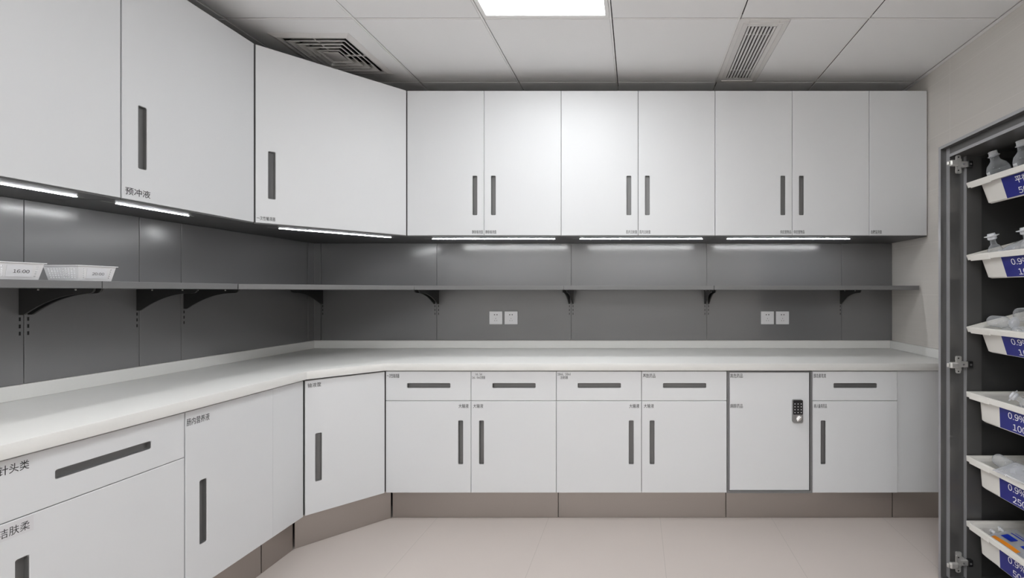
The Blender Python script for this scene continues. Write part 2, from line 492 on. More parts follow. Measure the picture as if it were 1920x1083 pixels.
def upper_end():
    x = XU+2.6976
    t = thing('wall_cupboard', 'narrow white wall cupboard without a handle, against the right tiled wall', 'cabinet', (x, 2.49, UZ0), group=UP)
    W, h, g = XR-0.006-x, UZ1-UZ0, 0.0013
    MB().box(0.001, W-0.001, 0.020, 0.358, 0.006, h-0.001).build('carcass', 'carcass', t)
    MB().box(0.0005, W-0.0005, 0.0035, 0.358, 0.0, 0.0055).build('bottom_panel', 'under', t)
    leaf(t, 'door', g, W-g, 0.006, h, None, ('血糖监测盘', 0.009, 0.016, 0.064, 0.021, 'l'))
upper_end()
# corner wall cupboard, front on the diagonal
UA, UB = Vector((-1.807, 2.019)), Vector((-1.338, 2.49))
def diag_frame(A, B):
    d = B-A; return d.length, math.atan2(d.y, d.x)
def upper_corner():
    L, ang = diag_frame(UA, UB)
    t = thing('corner_wall_cupboard', 'white wall cupboard set diagonally across the room corner, one wide door', 'cabinet', (UA.x, UA.y, UZ0), (0, 0, ang), group=UP)
    n = Vector((-math.sin(ang), math.cos(ang)))
    a, b = UA+n*0.020, UB+n*0.020
    pent = [(a.x, a.y), (b.x-0.001, b.y), (-1.339, 2.848), (XL+0.002, 2.848), (XL+0.002, 2.020), (UA.x, 2.020)]
    pent = [(a.x-0.0, a.y+0.0), (b.x, b.y), (-1.3385, b.y+0.002), (-1.3385, 2.848), (XL+0.002, 2.848), (XL+0.002, 2.0195), (a.x, 2.0195)]
    MB().prism(pent[1:], 'z', UZ0+0.006, UZ1-0.001).build('carcass', 'carcass', t, world=True)
    a, b = UA+n*0.0035, UB+n*0.0035
    pu = [(a.x+0.001, a.y+0.001), (b.x-0.0, b.y-0.001), (-1.3385, b.y+0.001), (-1.3385, 2.848), (XL+0.002, 2.848), (XL+0.002, 2.0195), (a.x, 2.0195)]
    MB().prism(pu, 'z', UZ0, UZ0+0.0055).build('bottom_panel', 'under', t, world=True)
    g = 0.004
    leaf(t, 'door', g, L-g, 0.006, UZ1-UZ0, (0.063, (H_UP[0]+H_UP[1])/2-UZ0, 0.0138, 0.115), ('一次性输液器', 0.008, 0.018, 0.068, 0.020, 'l'))
    led(t, 0.055, L-0.035, 0.115, 0.0)
upper_corner()
def upper_left(y0, y1, txt, label):
    t = thing('wall_cupboard', label, 'cabinet', (-1.807, y0, UZ0), (0, 0, PI2), group=UP)
    W, h, g = y1-y0, UZ1-UZ0, 0.0014
    MB().box(0.001, W-0.001, 0.020, 0.346, 0.006, h-0.001).build('carcass', 'carcass', t)
    MB().box(0.0005, W-0.0005, 0.0035, 0.346, 0.0, 0.0055).build('bottom_panel', 'under', t)
    leaf(t, 'door', g, W-g, 0.006, h, (0.064, (H_UP[0]+H_UP[1])/2-UZ0, 0.0138, 0.115),
         (txt, 0.010, 0.022, 0.078, 0.027, 'l') if txt else None)
    led(t, 0.015, W-0.19 if txt else W-0.03, 0.093, 0.0)
upper_left(1.4985, 2.018, '预冲液', 'white single-door wall cupboard on the left wall, next to the corner cupboard')
upper_left(0.98, 1.4965, None, 'white single-door wall cupboard nearest the viewpoint on the left wall')

# ---- base cupboards
def dhole(cx, cz): return (cx, cz, 0.114, 0.0128)
def vhole(cx, cz): return (cx, cz, 0.0128, 0.1155)
DZ, VZ = 0.7225-LZ0, 0.4228-LZ0
XB, YBF = -1.322, 2.25
def carc(t, W, D=0.58): MB().box(0.001, W-0.001, 0.020, D, 0.0, LZ1-LZ0-0.0015).build('carcass', 'carcass', t)
HB = 0.797-LZ0
def base_pair(x, ta, tb, label):
    t = thing('base_cupboard', label, 'cabinet', (x, YBF, LZ0), group=BASE)
    w_, g, s = 0.45, 0.0013, SPLIT-LZ0
    carc(t, 0.9)
    def small(tx, X):
        if '\n' in tx: return (tx, X, HB-0.040, 0.068 if 'ml、2' not in tx else 0.055, 0.032, 'l')
        return (tx, X, HB-0.034, 0.066, 0.0225, 'l')
    leaf(t, 'drawer', g, w_-g, s+g, HB, dhole(0.227, DZ), small(ta, 0.007))
    leaf(t, 'drawer', w_+g, 2*w_-g, s+g, HB, dhole(w_+0.227, DZ), small(tb, w_+0.007))
    leaf(t, 'door', g, w_-g, 0.001, s-g, vhole(w_-0.0545, VZ), ('大输液', w_-0.012, s-0.038, 0.053, 0.022, 'r'))
    leaf(t, 'door', w_+g, 2*w_-g, 0.001, s-g, vhole(w_+0.0555, VZ), ('大输液', w_+0.012, s-0.038, 0.053, 0.022, 'l'))
base_pair(XB, '一次性输液器', '1ml、5ml\n2ml、10ml注射器', 'white base cupboard with two drawers over two doors, next to the diagonal corner cupboard')
base_pair(XB+0.9, '20ml、50ml\n注射器', '基数药品', 'white base cupboard with two drawers over two doors, left of the keypad-locked cupboard')
def base_locker():
    x = XB+1.8
    t = thing('locked_cupboard', 'white base cupboard with a black keypad lock and a dark grey door frame', 'cabinet', (x, YBF, LZ0), group=BASE)
    carc(t, 0.45)
    f = 0.0115; fr = MB()
    fr.box(0.001, f, -0.003, 0.019, 0.0, HB+0.001); fr.box(0.45-f, 0.449, -0.003, 0.019, 0.0, HB+0.001)
    fr.box(f, 0.45-f, -0.003, 0.019, 0.0, f); fr.box(f, 0.45-f, -0.003, 0.019, HB-0.004, HB+0.001)
    fr.build('door_frame', 'shelf', t)
    d = leaf(t, 'door', f+0.0025, 0.45-f-0.0045, f+0.0025, HB-0.0055, None, ('高危药品', f+0.006, HB-0.034, 0.066, 0.0225, 'l'))
    text('麻醉药品', 'label', 'ink', d, f+0.006, SPLIT-LZ0-0.038, -0.0004, 0.066, 0.0225, 'l')
    cx, cz = 0.369, (EYE-(769.5-547)/800*2.25)-LZ0
    lk = MB().prism(rrect(cx, cz, 0.0268, 0.0605, 0.009), 'y', -0.0150, 0.0, 0.0).build('lock', 'silver', t, smooth=True)
    lk['label'] = 'electronic keypad lock'
    MB().prism(rrect(cx, cz+0.0215, 0.0255, 0.0375, 0.003), 'y', -0.0168, -0.0145).build('keypad', 'black_plastic', lk)
    ks = MB()
    for r in range(4):
        for c in range(3):
            ks.prism(rrect(cx+(c-1)*0.0165, cz+0.040-r*0.0150, 0.0024, 0.0027, 0.0015, 3), 'y', -0.0174, -0.0166)
    ks.build('keys', 'white_plastic', lk)
    kn = MB()
    b = bmesh.new(); bmesh.ops.create_cube(b, size=1.0)
    for v in b.verts: v.co = Vector((v.co.x*0.010, v.co.y*0.012, v.co.z*0.034))
    bmesh.ops.bevel(b, geom=b.edges[:], offset=0.003, segments=2, affect='EDGES', profile=0.5)
    kn.add(b, Matrix.Translation((cx+0.004, -0.022, cz-0.036)) @ Matrix.Rotation(R(40), 4, 'Y'))
    kn.lathe([(0.0, 0.0), (0.0135, 0.0), (0.0135, 0.003), (0.0, 0.003)], 24, Matrix.Translation((cx+0.004, -0.0149, cz-0.036)) @ Matrix.Rotation(PI2, 4, 'X'))
    kn.build('knob', 'bright', lk)
base_locker()
def base_single():
    x = XB+2.25
    t = thing('base_cupboard', 'white base cupboard with one drawer over one door, right of the keypad-locked cupboard', 'cabinet', (x, YBF, LZ0), group=BASE)
    carc(t, 0.45); g, s = 0.0013, SPLIT-LZ0
    leaf(t, 'drawer', g, 0.45-g, s+g, HB, dhole(0.227, DZ), ('胰岛素笔类', 0.007, HB-0.034, 0.066, 0.0225, 'l'))
    leaf(t, 'door', g, 0.45-g, 0.001, s-g, vhole(0.058, VZ), ('病人备用药品', 0.009, s-0.038, 0.068, 0.022, 'l'))
base_single()
tag(MB().box(XB+2.7015, XR-0.001, YBF+0.006, YBF+0.026, LZ0, LZ1-0.002, 0.001, 1).build('filler_panel', 'door'),
    'plain white filler panel at the right end of the base cupboards', 'panel')
LA, LB = Vector((-1.568, 2.013)), Vector((-1.322, 2.25))
def base_corner():
    L, ang = diag_frame(LA, LB)
    t = thing('corner_base_cupboard', 'white base cupboard set diagonally in the corner under the worktop, one door', 'cabinet', (LA.x, LA.y, LZ0), (0, 0, ang), group=BASE)
    n = Vector((-math.sin(ang), math.cos(ang)))
    a, b = LA+n*0.020, LB+n*0.020
    pent = [(b.x, b.y), (-1.3225, b.y+0.002), (-1.3225, 2.828), (XL+0.022, 2.828), (XL+0.022, 2.0135), (a.x-0.002, 2.0135), (a.x, a.y)]
    MB().prism(pent, 'z', LZ0, LZ1-0.0015).build('carcass', 'carcass', t, world=True)
    g = 0.004
    leaf(t, 'door', g, L-g, 0.001, HB-0.002, vhole(0.056, VZ), ('输液筐', 0.014, HB-0.036, 0.052, 0.021, 'l'))
base_corner()
XLF = -1.568
def base_left_door():
    t = thing('base_cupboard', 'white base cupboard with one tall door and no drawer, on the left run', 'cabinet', (XLF, 1.4835, LZ0), (0, 0, PI2), group=BASE)
    W = 1.842-1.4835; carc(t, W, 0.565)
    leaf(t, 'door', 0.0013, W-0.0005, 0.001, HB, (0.062, VZ, 0.0128, 0.1155), ('肠内营养液', 0.004, HB-0.050, 0.080, 0.026, 'l'))
base_left_door()
tag(MB().box(-1.588, XLF-0.0015, 1.8428, 2.0105, LZ0, HB+LZ0, 0.001, 1).build('filler_panel', 'door'),
    'narrow white filler panel between the tall left door and the diagonal corner cupboard', 'panel')
def base_left_drawer():
    y0 = 1.031
    t = thing('base_cupboard', 'white base cupboard with a wide drawer over a door, nearest the viewpoint at left', 'cabinet', (XLF, y0, LZ0), (0, 0, PI2), group=BASE)
    W = 1.482-y0; carc(t, W, 0.565); g, s = 0.0013, SPLIT-LZ0
    leaf(t, 'drawer', g, W-g, s+g, HB, (0.235, DZ, 0.114, 0.0128), ('针头类', 0.0165, HB-0.036, 0.0545, 0.024, 'l'))
    d = leaf(t, 'door', g, W-g, 0.001, s-g, (0.0595, VZ, 0.0128, 0.1155), ('洁肤柔', 0.0165, s-0.037, 0.0555, 0.023, 'l'))
    MB().box(0.004, 0.079, -0.00025, 0.0, s-0.044, s-0.004).build('sticker', 'sticker', d)
base_left_drawer()

# ---- toe kicks
def kick(x0, x1, label):
    tag(MB().box(x0+0.002, x1-0.002, 2.30, 2.312, 0.001, LZ0-0.002).build('toe_kick', 'steel'), label, 'toe kick', 'stainless toe kicks')
kick(-1.315, -0.42, 'stainless toe kick under the base cupboard beside the diagonal corner')
kick(-0.42, 0.483, 'stainless toe kick under the two-drawer cupboard left of the keypad-locked one')
kick(0.483, 1.38, 'stainless toe kick under the keypad-locked cupboard and its right neighbour')
kick(1.38, XR, 'short stainless toe kick at the right end, partly behind the medicine cabinet')
KA, KB = Vector((-1.619, 2.018)), Vector((-1.319, 2.299))
def kick_diag():
    L, ang = diag_frame(KA, KB)
    o = MB().box(0.003, L-0.003, 0.0, 0.012, 0.001, LZ0-0.002).build('toe_kick', 'steel')
    o.location = (KA.x, KA.y, 0); o.rotation_euler = (0, 0, ang)
    tag(o, 'stainless toe kick running diagonally under the corner base cupboard', 'toe kick', 'stainless toe kicks')
kick_diag()
tag(MB().box(-1.631, -1.619, 1.844, 2.010, 0.001, LZ0-0.002).build('toe_kick', 'steel'), 'short stainless toe kick on the left run beside the diagonal one', 'toe kick', 'stainless toe kicks')
tag(MB().box(-1.631, -1.619, 1.03, 1.840, 0.001, LZ0-0.002).build('toe_kick', 'steel'), 'long stainless toe kick under the left run of base cupboards', 'toe kick', 'stainless toe kicks')

# ---- worktop
def worktop():
    t = thing('worktop', 'continuous white stone worktop running along the left and back walls', 'worktop', (0, 2.5, LZ1+0.003))
    L, ang = diag_frame(LA, LB)
    n = Vector((math.sin(ang), -math.cos(ang)))*0.02
    xf, yf = XLF+0.02, YBF-0.02
    d = Vector((math.cos(ang), math.sin(ang)))
    P = LA+n
    p1 = P + d*((xf-P.x)/d.x); p2 = P + d*((yf-P.y)/d.y)
    out = [(XL+0.001, 1.02), (xf, 1.02), (p1.x, p1.y), (p2.x, p2.y), (XR-0.001, yf), (XR-0.001, YB-0.001), (XL+0.001, YB-0.001)]
    MB().prism(out, 'z', 0.8045, 0.8425, 0.002).build('slab', 'counter', t, world=True, smooth=True)
    up = MB()
    up.box(XL+0.001, XR-0.001, 2.83, 2.849, 0.8425, 0.894, 0.0015, 1)
    up.build('back_upstand', 'counter', t, world=True)
    MB().box(XL+0.001, XL+0.020, 1.02, 2.8295, 0.8425, 0.894, 0.0015, 1).build('left_upstand', 'counter', t, world=True)
    MB().box(XR-0.020, XR-0.001, 2.232, 2.8295, 0.8425, 0.894, 0.0015, 1).build('right_upstand', 'counter', t, world=True)
worktop()

# ---- dark splash panels
PZ0, PZ1 = 0.8945, 1.5388
SPG = 'dark grey splash panels'
def slots(mb, x, y=-0.0006):
    for k in range(3):
        z = 1.121-PZ0-0.0250*k
        if k < 3: mb.box(x-0.0022, x+0.0022, y, 0.001, z-0.0065, z+0.0065)
def splash_back(x0, x1, sl, label):
    t = thing('splash_panel', label, 'wall panel', (x0, 2.84, PZ0), group=SPG)
    MB().box(0.0010, x1-x0-0.0010, 0, 0.009, 0, PZ1-PZ0, 0.0008, 1).build('panel', 'splash', t)
    if sl:
        for x in sl:
            mb = MB(); slots(mb, x-x0); mb.build('bracket_slots', 'slot', t)
splash_back(-2.098, -1.328, [-2.087, -1.340], 'dark grey splash panel on the back wall nearest the room corner')
splash_back(-1.328, -0.433, [-1.316, -0.445], 'dark grey splash panel behind the left pair of power sockets')
splash_back(-0.433, 0.4686, [-0.421, 0.457], 'dark grey splash panel in the middle of the back wall, between the socket pairs')
splash_back(0.4686, 1.367, [0.481, 1.358], 'dark grey splash panel behind the right pair of power sockets')
splash_back(1.367, XR-0.001, [], 'narrow dark grey splash panel ending at the right tiled wall')
def splash_left(y0, y1, sl, label):
    t = thing('splash_panel', label, 'wall panel', (-2.145, y0, PZ0), (0, 0, PI2), group=SPG)
    MB().box(0.0010, y1-y0-0.0010, 0, 0.009, 0, PZ1-PZ0, 0.0008, 1).build('panel', 'splash', t)
    if sl:
        for y in sl:
            mb = MB(); slots(mb, y-y0); mb.build('bracket_slots', 'slot', t)
splash_left(1.02, 1.495, [1.4844], 'dark grey splash panel behind the basket marked 16:00')
splash_left(1.495, 1.842, [1.505, 1.833], 'dark grey splash panel behind the basket marked 20:00')
splash_left(1.842, 2.012, [], 'narrow dark grey splash strip on the left wall')
splash_left(2.012, 2.786, [2.0236], 'wide dark grey splash panel on the left wall beside the corner')
def corner_trim():
    pts = [(-2.154, 2.788), (-2.143, 2.788), (-2.143, 2.838), (-2.100, 2.838), (-2.100, 2.849), (-2.154, 2.849)]
    tag(MB().prism(pts, 'z', PZ0, PZ1, 0.0008).build('corner_trim', 'splash'), 'dark grey upright corner strip where the splash panels meet', 'trim strip')
corner_trim()

# ---- shelves and brackets
SZ0, SZ1 = 1.2285, 1.2535
SHG = 'grey wall shelves'
def shelf(pts, label):
    tag(MB().prism(pts, 'z', SZ0, SZ1, 0.0015).build('wall_shelf', 'shelf'), label, 'shelf', SHG)
xs, ys = -1.855, 2.55
shelf([(-2.1445, 1.02), (xs, 1.02), (xs, 1.4815), (-2.1445, 1.4815)], 'grey metal wall shelf on the left holding the white time-marked baskets')
shelf([(-2.1445, 1.4835), (xs, 1.4835), (xs, 1.986), (-2.1445, 1.986)], 'grey metal wall shelf on the left between the baskets and the corner shelf')
shelf([(-2.1425, 1.991), (xs, 1.991), (-1.328, ys), (-1.328, 2.8375), (-2.1425, 2.8375)], 'grey metal corner shelf with a diagonal front edge')
shelf([(-1.326, ys), (-0.4345, ys), (-0.4345, 2.8395), (-1.326, 2.8395)], 'grey metal wall shelf above the left pair of power sockets')
shelf([(-0.4325, ys), (0.4645, ys), (0.4645, 2.8395), (-0.4325, 2.8395)], 'grey metal wall shelf in the middle of the back wall')
shelf([(0.4665, ys), (1.692, ys), (1.692, 2.8395), (0.4665, 2.8395)], 'long grey metal wall shelf above the right pair of sockets, ending at the tiled wall')
def bracket(pos, rot, label):
    t = thing('shelf_bracket', label, 'bracket', (pos[0], pos[1], SZ0-0.0005), (0, 0, rot), group='black shelf brackets')
    # local: y into the wall (0 = panel face), arm reaches to y = -0.265
    pts = [(-0.0008, 0.0), (-0.0008, -0.092), (-0.016, -0.092)]
    for k in range(1, 11):
        u = k/10; pts.append((-0.016-0.215*u, -0.092+0.074*(1-(1-u)**2.0)))
    for k in range(0, 7):
        pts.append((-0.244-0.017*math.sin(R(90*k/6)), -0.017*math.cos(R(90*k/6))))
    pts.append((-0.261, 0.0))
    MB().prism([(y, z) for y, z in pts], 'x', -0.0032, 0.0032, 0.0006).build('arm', 'bracket', t)
    sc = MB()
    for y in (-0.07, -0.2):
        sc.lathe([(0, 0), (0.0028, 0), (0.0028, 0.002), (0, 0.002)], 12, Matrix.Translation((-0.0032, y, -0.0045)) @ Matrix.Rotation(-PI2, 4, 'Y'))
    sc.build('screws', 'nickel', t)
LW = -2.145
bracket((LW, 1.4844), PI2, 'black shelf bracket under the basket shelf, the nearest one')
bracket((LW, 1.5055), PI2, 'black shelf bracket close behind the nearest one on the left wall')
bracket((LW, 1.833), PI2, 'black shelf bracket on the left wall, third from the viewpoint')
bracket((LW, 2.0236), PI2, 'black shelf bracket on the left wall at the near end of the corner shelf')
bracket((-2.087, 2.84), 0, 'black shelf bracket deep in the corner under the corner shelf')
bracket((-1.3405, 2.84), 0, 'black shelf bracket at the right end of the corner shelf, left one of its pair')
bracket((-1.3155, 2.84), 0, 'black shelf bracket just right of the corner shelf end, right one of its pair')
bracket((-0.4455, 2.84), 0, 'black shelf bracket right of the left sockets, left one of its pair')
bracket((-0.4205, 2.84), 0, 'black shelf bracket at the left end of the middle shelf, right one of its pair')
bracket((0.4565, 2.84), 0, 'black shelf bracket at the right end of the middle shelf, left one of its pair')
bracket((0.4815, 2.84), 0, 'black shelf bracket left of the right sockets, right one of its pair')
bracket((1.358, 2.84), 0, 'single black shelf bracket right of the right pair of sockets')

# ---- power sockets
def socket(x, label):
    t = thing('power_socket', label, 'socket', (x, 2.8397, 1.044), group='white power sockets')
    MB().box(-0.043, 0.043, -0.008, 0, -0.043, 0.043, 0.002).build('plate', 'white_plastic', t)
    h = MB()
    for s in (-1, 1):
        h.lathe([(0, 0), (0.0036, 0), (0.0036, 0.0006), (0, 0.0006)], 12, Matrix.Translation((s*0.0083, -0.0084, 0.021)) @ Matrix.Rotation(PI2, 4, 'X'))
        b = bmesh.new(); bmesh.ops.create_cube(b, size=1.0)
        for v in b.verts: v.co = Vector((v.co.x*0.0020, v.co.y*0.0008, v.co.z*0.0065))
        h.add(b, Matrix.Translation((s*0.0070, -0.0082, -0.018)) @ Matrix.Rotation(R(s*28), 4, 'Y'))
    h.box(-0.001, 0.001, -0.0086, -0.0078, -0.0075, -0.001)
    h.build('pin_holes', 'slot', t)
socket(-0.9325, 'white power socket, left one of the pair near the corner')
socket(-0.8315, 'white power socket, right one of the pair near the corner')
socket(0.8710, 'white power socket, left one of the pair near the tiled wall')
socket(0.9715, 'white power socket, right one of the pair near the tiled wall')

# ---- baskets on the shelf
def basket(y0, txt, label, tsize):
    """local x runs along the shelf edge, y into the wall"""
    t = thing('basket', label, 'basket', (-1.862, y0, SZ1+0.0003), (0, 0, PI2), group='white time-marked baskets')
    L, D, H, tp = 0.104, 0.118, 0.050, 0.008
    b = MB(); bm = b.bm
    def ringv(e, z): return [bm.verts.new(p) for p in ((tp-e, tp-e, z), (L-tp+e, tp-e, z), (L-tp+e, D-tp+e, z), (tp-e, D-tp+e, z))]
    o0 = ringv(0, 0); 
    # perforated skin: walls as grids with punched openings on the two short ends
    def wall(A, B, C, Dd, nu, nv, punch):
        # A,B bottom corners, C,Dd top corners (C above B)
        A, B, C, Dd = map(Vector, (A, B, C, Dd))
        g = {}
        for i in range(nu*3+1):
            for j in range(nv*3+1):
                u = (i//3 + (0, 0.28, 0.72)[i % 3])/nu if i < nu*3 else 1.0
                v = (j//3 + (0, 0.25, 0.75)[j % 3])/nv if j < nv*3 else 1.0
                p = (A*(1-u)+B*u)*(1-v)+(Dd*(1-u)+C*u)*v
                g[i, j] = bm.verts.new(p)
        for i in range(nu*3):
            for j in range(nv*3):
                if i % 3 == 1 and j % 3 == 1 and punch(i//3, j//3): continue
                bm.faces.new([g[i, j], g[i+1, j], g[i+1, j+1], g[i, j+1]])
    bt = [(tp, tp, 0), (L-tp, tp, 0), (L-tp, D-tp, 0), (tp, D-tp, 0)]
    tpv = [(0, 0, H), (L, 0, H), (L, D, H), (0, D, H)]
    every = lambda i, j: 0 < i < 11 and 0 < j < 6
    edge = lambda i, j: (i in (1, 10)) and 0 < j < 6
    wall(bt[0], bt[1], tpv[1], tpv[0], 12, 7, edge)
    wall(bt[1], bt[2], tpv[2], tpv[1], 12, 7, every)
    wall(bt[2], bt[3], tpv[3], tpv[2], 12, 7, every)
    wall(bt[3], bt[0], tpv[0], tpv[3], 12, 7, every)
    bm.faces.new(o0[::-1])
    bmesh.ops.remove_doubles(bm, verts=bm.verts[:], dist=1e-5)
    o = b.build('body', 'white_plastic', t)
    sm = o.modifiers.new('wall_thickness', 'SOLIDIFY'); sm.thickness = 0.0014; sm.offset = -1
    rm = MB(); e = 0.004
    rm.box(-e, L+e, -e, 0.002, H-0.0005, H+0.0022, 0.0008, 1); rm.box(-e, L+e, D-0.002, D+e, H-0.0005, H+0.0022, 0.0008, 1)
    rm.box(-e, 0.002, 0.002, D-0.002, H-0.0005, H+0.0022); rm.box(L-0.002, L+e, 0.002, D-0.002, H-0.0005, H+0.0022)
    rm.build('rim', 'white_plastic', t)
    # paper card on the sloping front
    sl = math.atan2(tp, H)
    card = bpy.data.meshes.new('card'); bmc = bmesh.new()
    def P(x, s, off): return Vector((x, tp-s*math.sin(sl)-off*math.cos(sl), s*math.cos(sl)-off*math.sin(sl)))
    cv = MB(); c0, c1, s0, s1 = 0.024, 0.078, 0.008, 0.043
    vv = [P(x, s, o_) for o_ in (0.0006, 0.0014) for x, s in ((c0, s0), (c1, s0), (c1, s1), (c0, s1))]
    cv.faces(vv, [(0, 1, 2, 3), (4, 5, 6, 7), (0, 1, 5, 4), (1, 2, 6, 5), (2, 3, 7, 6), (3, 0, 4, 7)])
    bmc.free(); bpy.data.meshes.remove(card)
    co = cv.build('card', 'card', t)
    tx = glyph_text(txt, 'lettering', 'ink', co, tsize[1], tsize[0])
    for v in tx.data.vertices:
        v.co = P(v.co.x+0.055, v.co.z+0.0200, 0.0018)
basket(1.2385, '16:00', 'small white plastic basket marked 16:00 on the left wall shelf', (0.036, 0.0105))
basket(1.4235, '20:00', 'small white perforated plastic basket marked 20:00 on the left wall shelf', (0.034, 0.0095))

# ------------------------------------------------------------------ open medicine cabinet on the right
X0, Y0C, ZT = 1.285, 1.813, 1.829
YN = 1.206
def medicine_cabinet():
    t = thing('medicine_cabinet', 'open tall dark grey steel medicine cabinet with tray runners, against the right wall', 'cabinet', (X0, YN, 0))
    Y1, X1, Y2, X2, Y3, X3 = 1.8004, 1.3089, 1.7808, 1.3667, 1.7649, 1.4284
    prof = [(X0, Y0C), (X0, Y1), (X1, Y1), (X1, Y2), (X2, Y2), (X2, Y3), (X3, Y3), (X3, 1.795), (XR-0.002, 1.795), (XR-0.002, Y0C)]
    MB().prism(prof, 'z', 0.0, ZT).build('side_panel', 'cab', t, world=True)
    ed = MB()      # pale folded edges that catch the eye on the frame
    ed.box(X0-0.0008, X0, Y1, Y0C, 0.0, ZT); ed.box(X1-0.0008, X1-0.0001, Y2, Y1-0.0003, 0.02, ZT-0.0125); ed.box(X2-0.0008, X2, Y3, Y2-0.0002, 0.02, ZT-0.05)
    ed.box(X0-0.0008, X0, YN, Y1, ZT-0.012, ZT); ed.box(X1-0.0008, X1, YN+0.033, Y2-0.0002, ZT-0.050, ZT-0.038)
    ed.build('frame_edges', 'rail', t, world=True)
    m = 2*((YN+Y0C)/2)
    prof2 = [(x, m-y) for x, y in prof]
    MB().prism(prof2, 'z', 0.0, ZT).build('side_panel', 'cab', t, world=True)
    tp = [(X0, ZT), (X0, ZT-0.012), (X1, ZT-0.012) , (X1, ZT-0.034), (X1, ZT-0.050), (X2, ZT-0.050), (X3, ZT-0.050), (X3, ZT-0.02), (XR-0.002, ZT-0.02), (XR-0.002, ZT)]
    MB().prism([(x, z) for x, z in tp], 'y', YN+0.0130, Y1-0.0002).build('top_panel', 'cab', t, world=True)
    bt = [(X0, 0.0), (X0, 0.018), (X1, 0.018), (X1, 0.030), (XR-0.002, 0.030), (XR-0.002, 0.0)]
    MB().prism(bt, 'y', YN+0.0130, Y1-0.0002).build('bottom_panel', 'cab', t, world=True)
    MB().box(XR-0.014, XR-0.003, YN+0.019, 1.7945, 0.031, ZT-0.0205).build('back_panel', 'cabdark', t, world=True)
    MB().box(X3+0.001, XR-0.0145, 1.7885, 1.7945, 0.031, ZT-0.0515).build('shade_lining', 'cabdark', t, world=True)  # dark sheet over the end panel, painted as the shade behind the trays
    for z, flip in ((1.740, 1), (0.918, 1), (0.103, 1)):
        h = MB().box(1.329, 1.372, 1.7500, 1.7640, z-0.011, z+0.012, 0.002, 1).box(1.340, 1.360, 1.7641, 1.7806, z-0.009, z+0.010).build('hinge', 'nickel', t, world=True)
        def sub(mb, nm, mt):
            o = mb.build(nm, mt, t, world=True); o.parent = h; return o
        pl = MB(); pl.prism(rrect(1.3185, z, 0.0098, 0.035, 0.006), 'y', 1.746, 1.7495)
        sub(pl, 'cup_flange', 'nickel')
        cp = MB(); cp.box(1.276, 1.3110, 1.730, 1.7455, z-0.0125, z+0.0125, 0.006); cp.box(1.267, 1.282, 1.734, 1.744, z-0.008, z+0.008, 0.003)
        sub(cp, 'hinge_cup', 'nickel')
        for s_ in (-1, 1):
            wg = MB(); wg.prism(rrect(1.3425, z+s_*0.0205, 0.0115, 0.0105, 0.005), 'y', 1.7755, 1.7806)
            sub(wg, 'base_wing', 'nickel')
        sub(MB().box(1.3605, 1.3815, 1.7470, 1.7642, z-0.0135, z+0.0135, 0.002, 1), 'end_cap', 'black_plastic')
        sc = MB()
        for x, zz in ((1.3185, z+0.027), (1.3185, z-0.027)):
            sc.lathe([(0, 0), (0.003, 0), (0.003, 0.0008), (0, 0.0008)], 12, Matrix.Translation((x, 1.7459, zz)) @ Matrix.Rotation(PI2, 4, 'X'))
        sub(sc, 'screw_holes', 'black_plastic')
        sw = MB()
        for x in (1.343, 1.3705):
            sw.lathe([(0, 0), (0.0042, 0), (0.0042, 0.0008), (0, 0.0008)], 12, Matrix.Translation((x, 1.7499 if x < 1.36 else 1.7469, z)) @ Matrix.Rotation(PI2, 4, 'X'))
        sub(sw, 'screws', 'bright')
    for (z, tilt) in TRAYS:
        mt = tray_m(z, tilt)
        for sx in (0, 1):
            b = bmesh.new(); bmesh.ops.create_cube(b, size=1.0)
            x0, x1 = ((-0.006, 0.02) if sx == 0 else (0.48, 0.506))
            for v in b.verts: v.co = Vector(((x0+x1)/2+v.co.x*(x1-x0), 0.175+v.co.y*0.20, -0.031+v.co.z*0.006))
            MB().add(b, mt).build('tray_runner', 'cabdark', t, world=True)

TRAYS = [(1.6635, 15.5), (1.3674, 15.0), (1.0734, 15.0), (0.808, 0.0), (0.5447, 0.0), (0.2771, 0.0)]
XT, YT = 1.357, 1.755
def tray_m(z, tilt):
    return Matrix.Translation((XT, YT, z)) @ Matrix.Rotation(-PI2, 4, 'Z') @ Matrix.Rotation(R(tilt), 4, 'X')
medicine_cabinet()

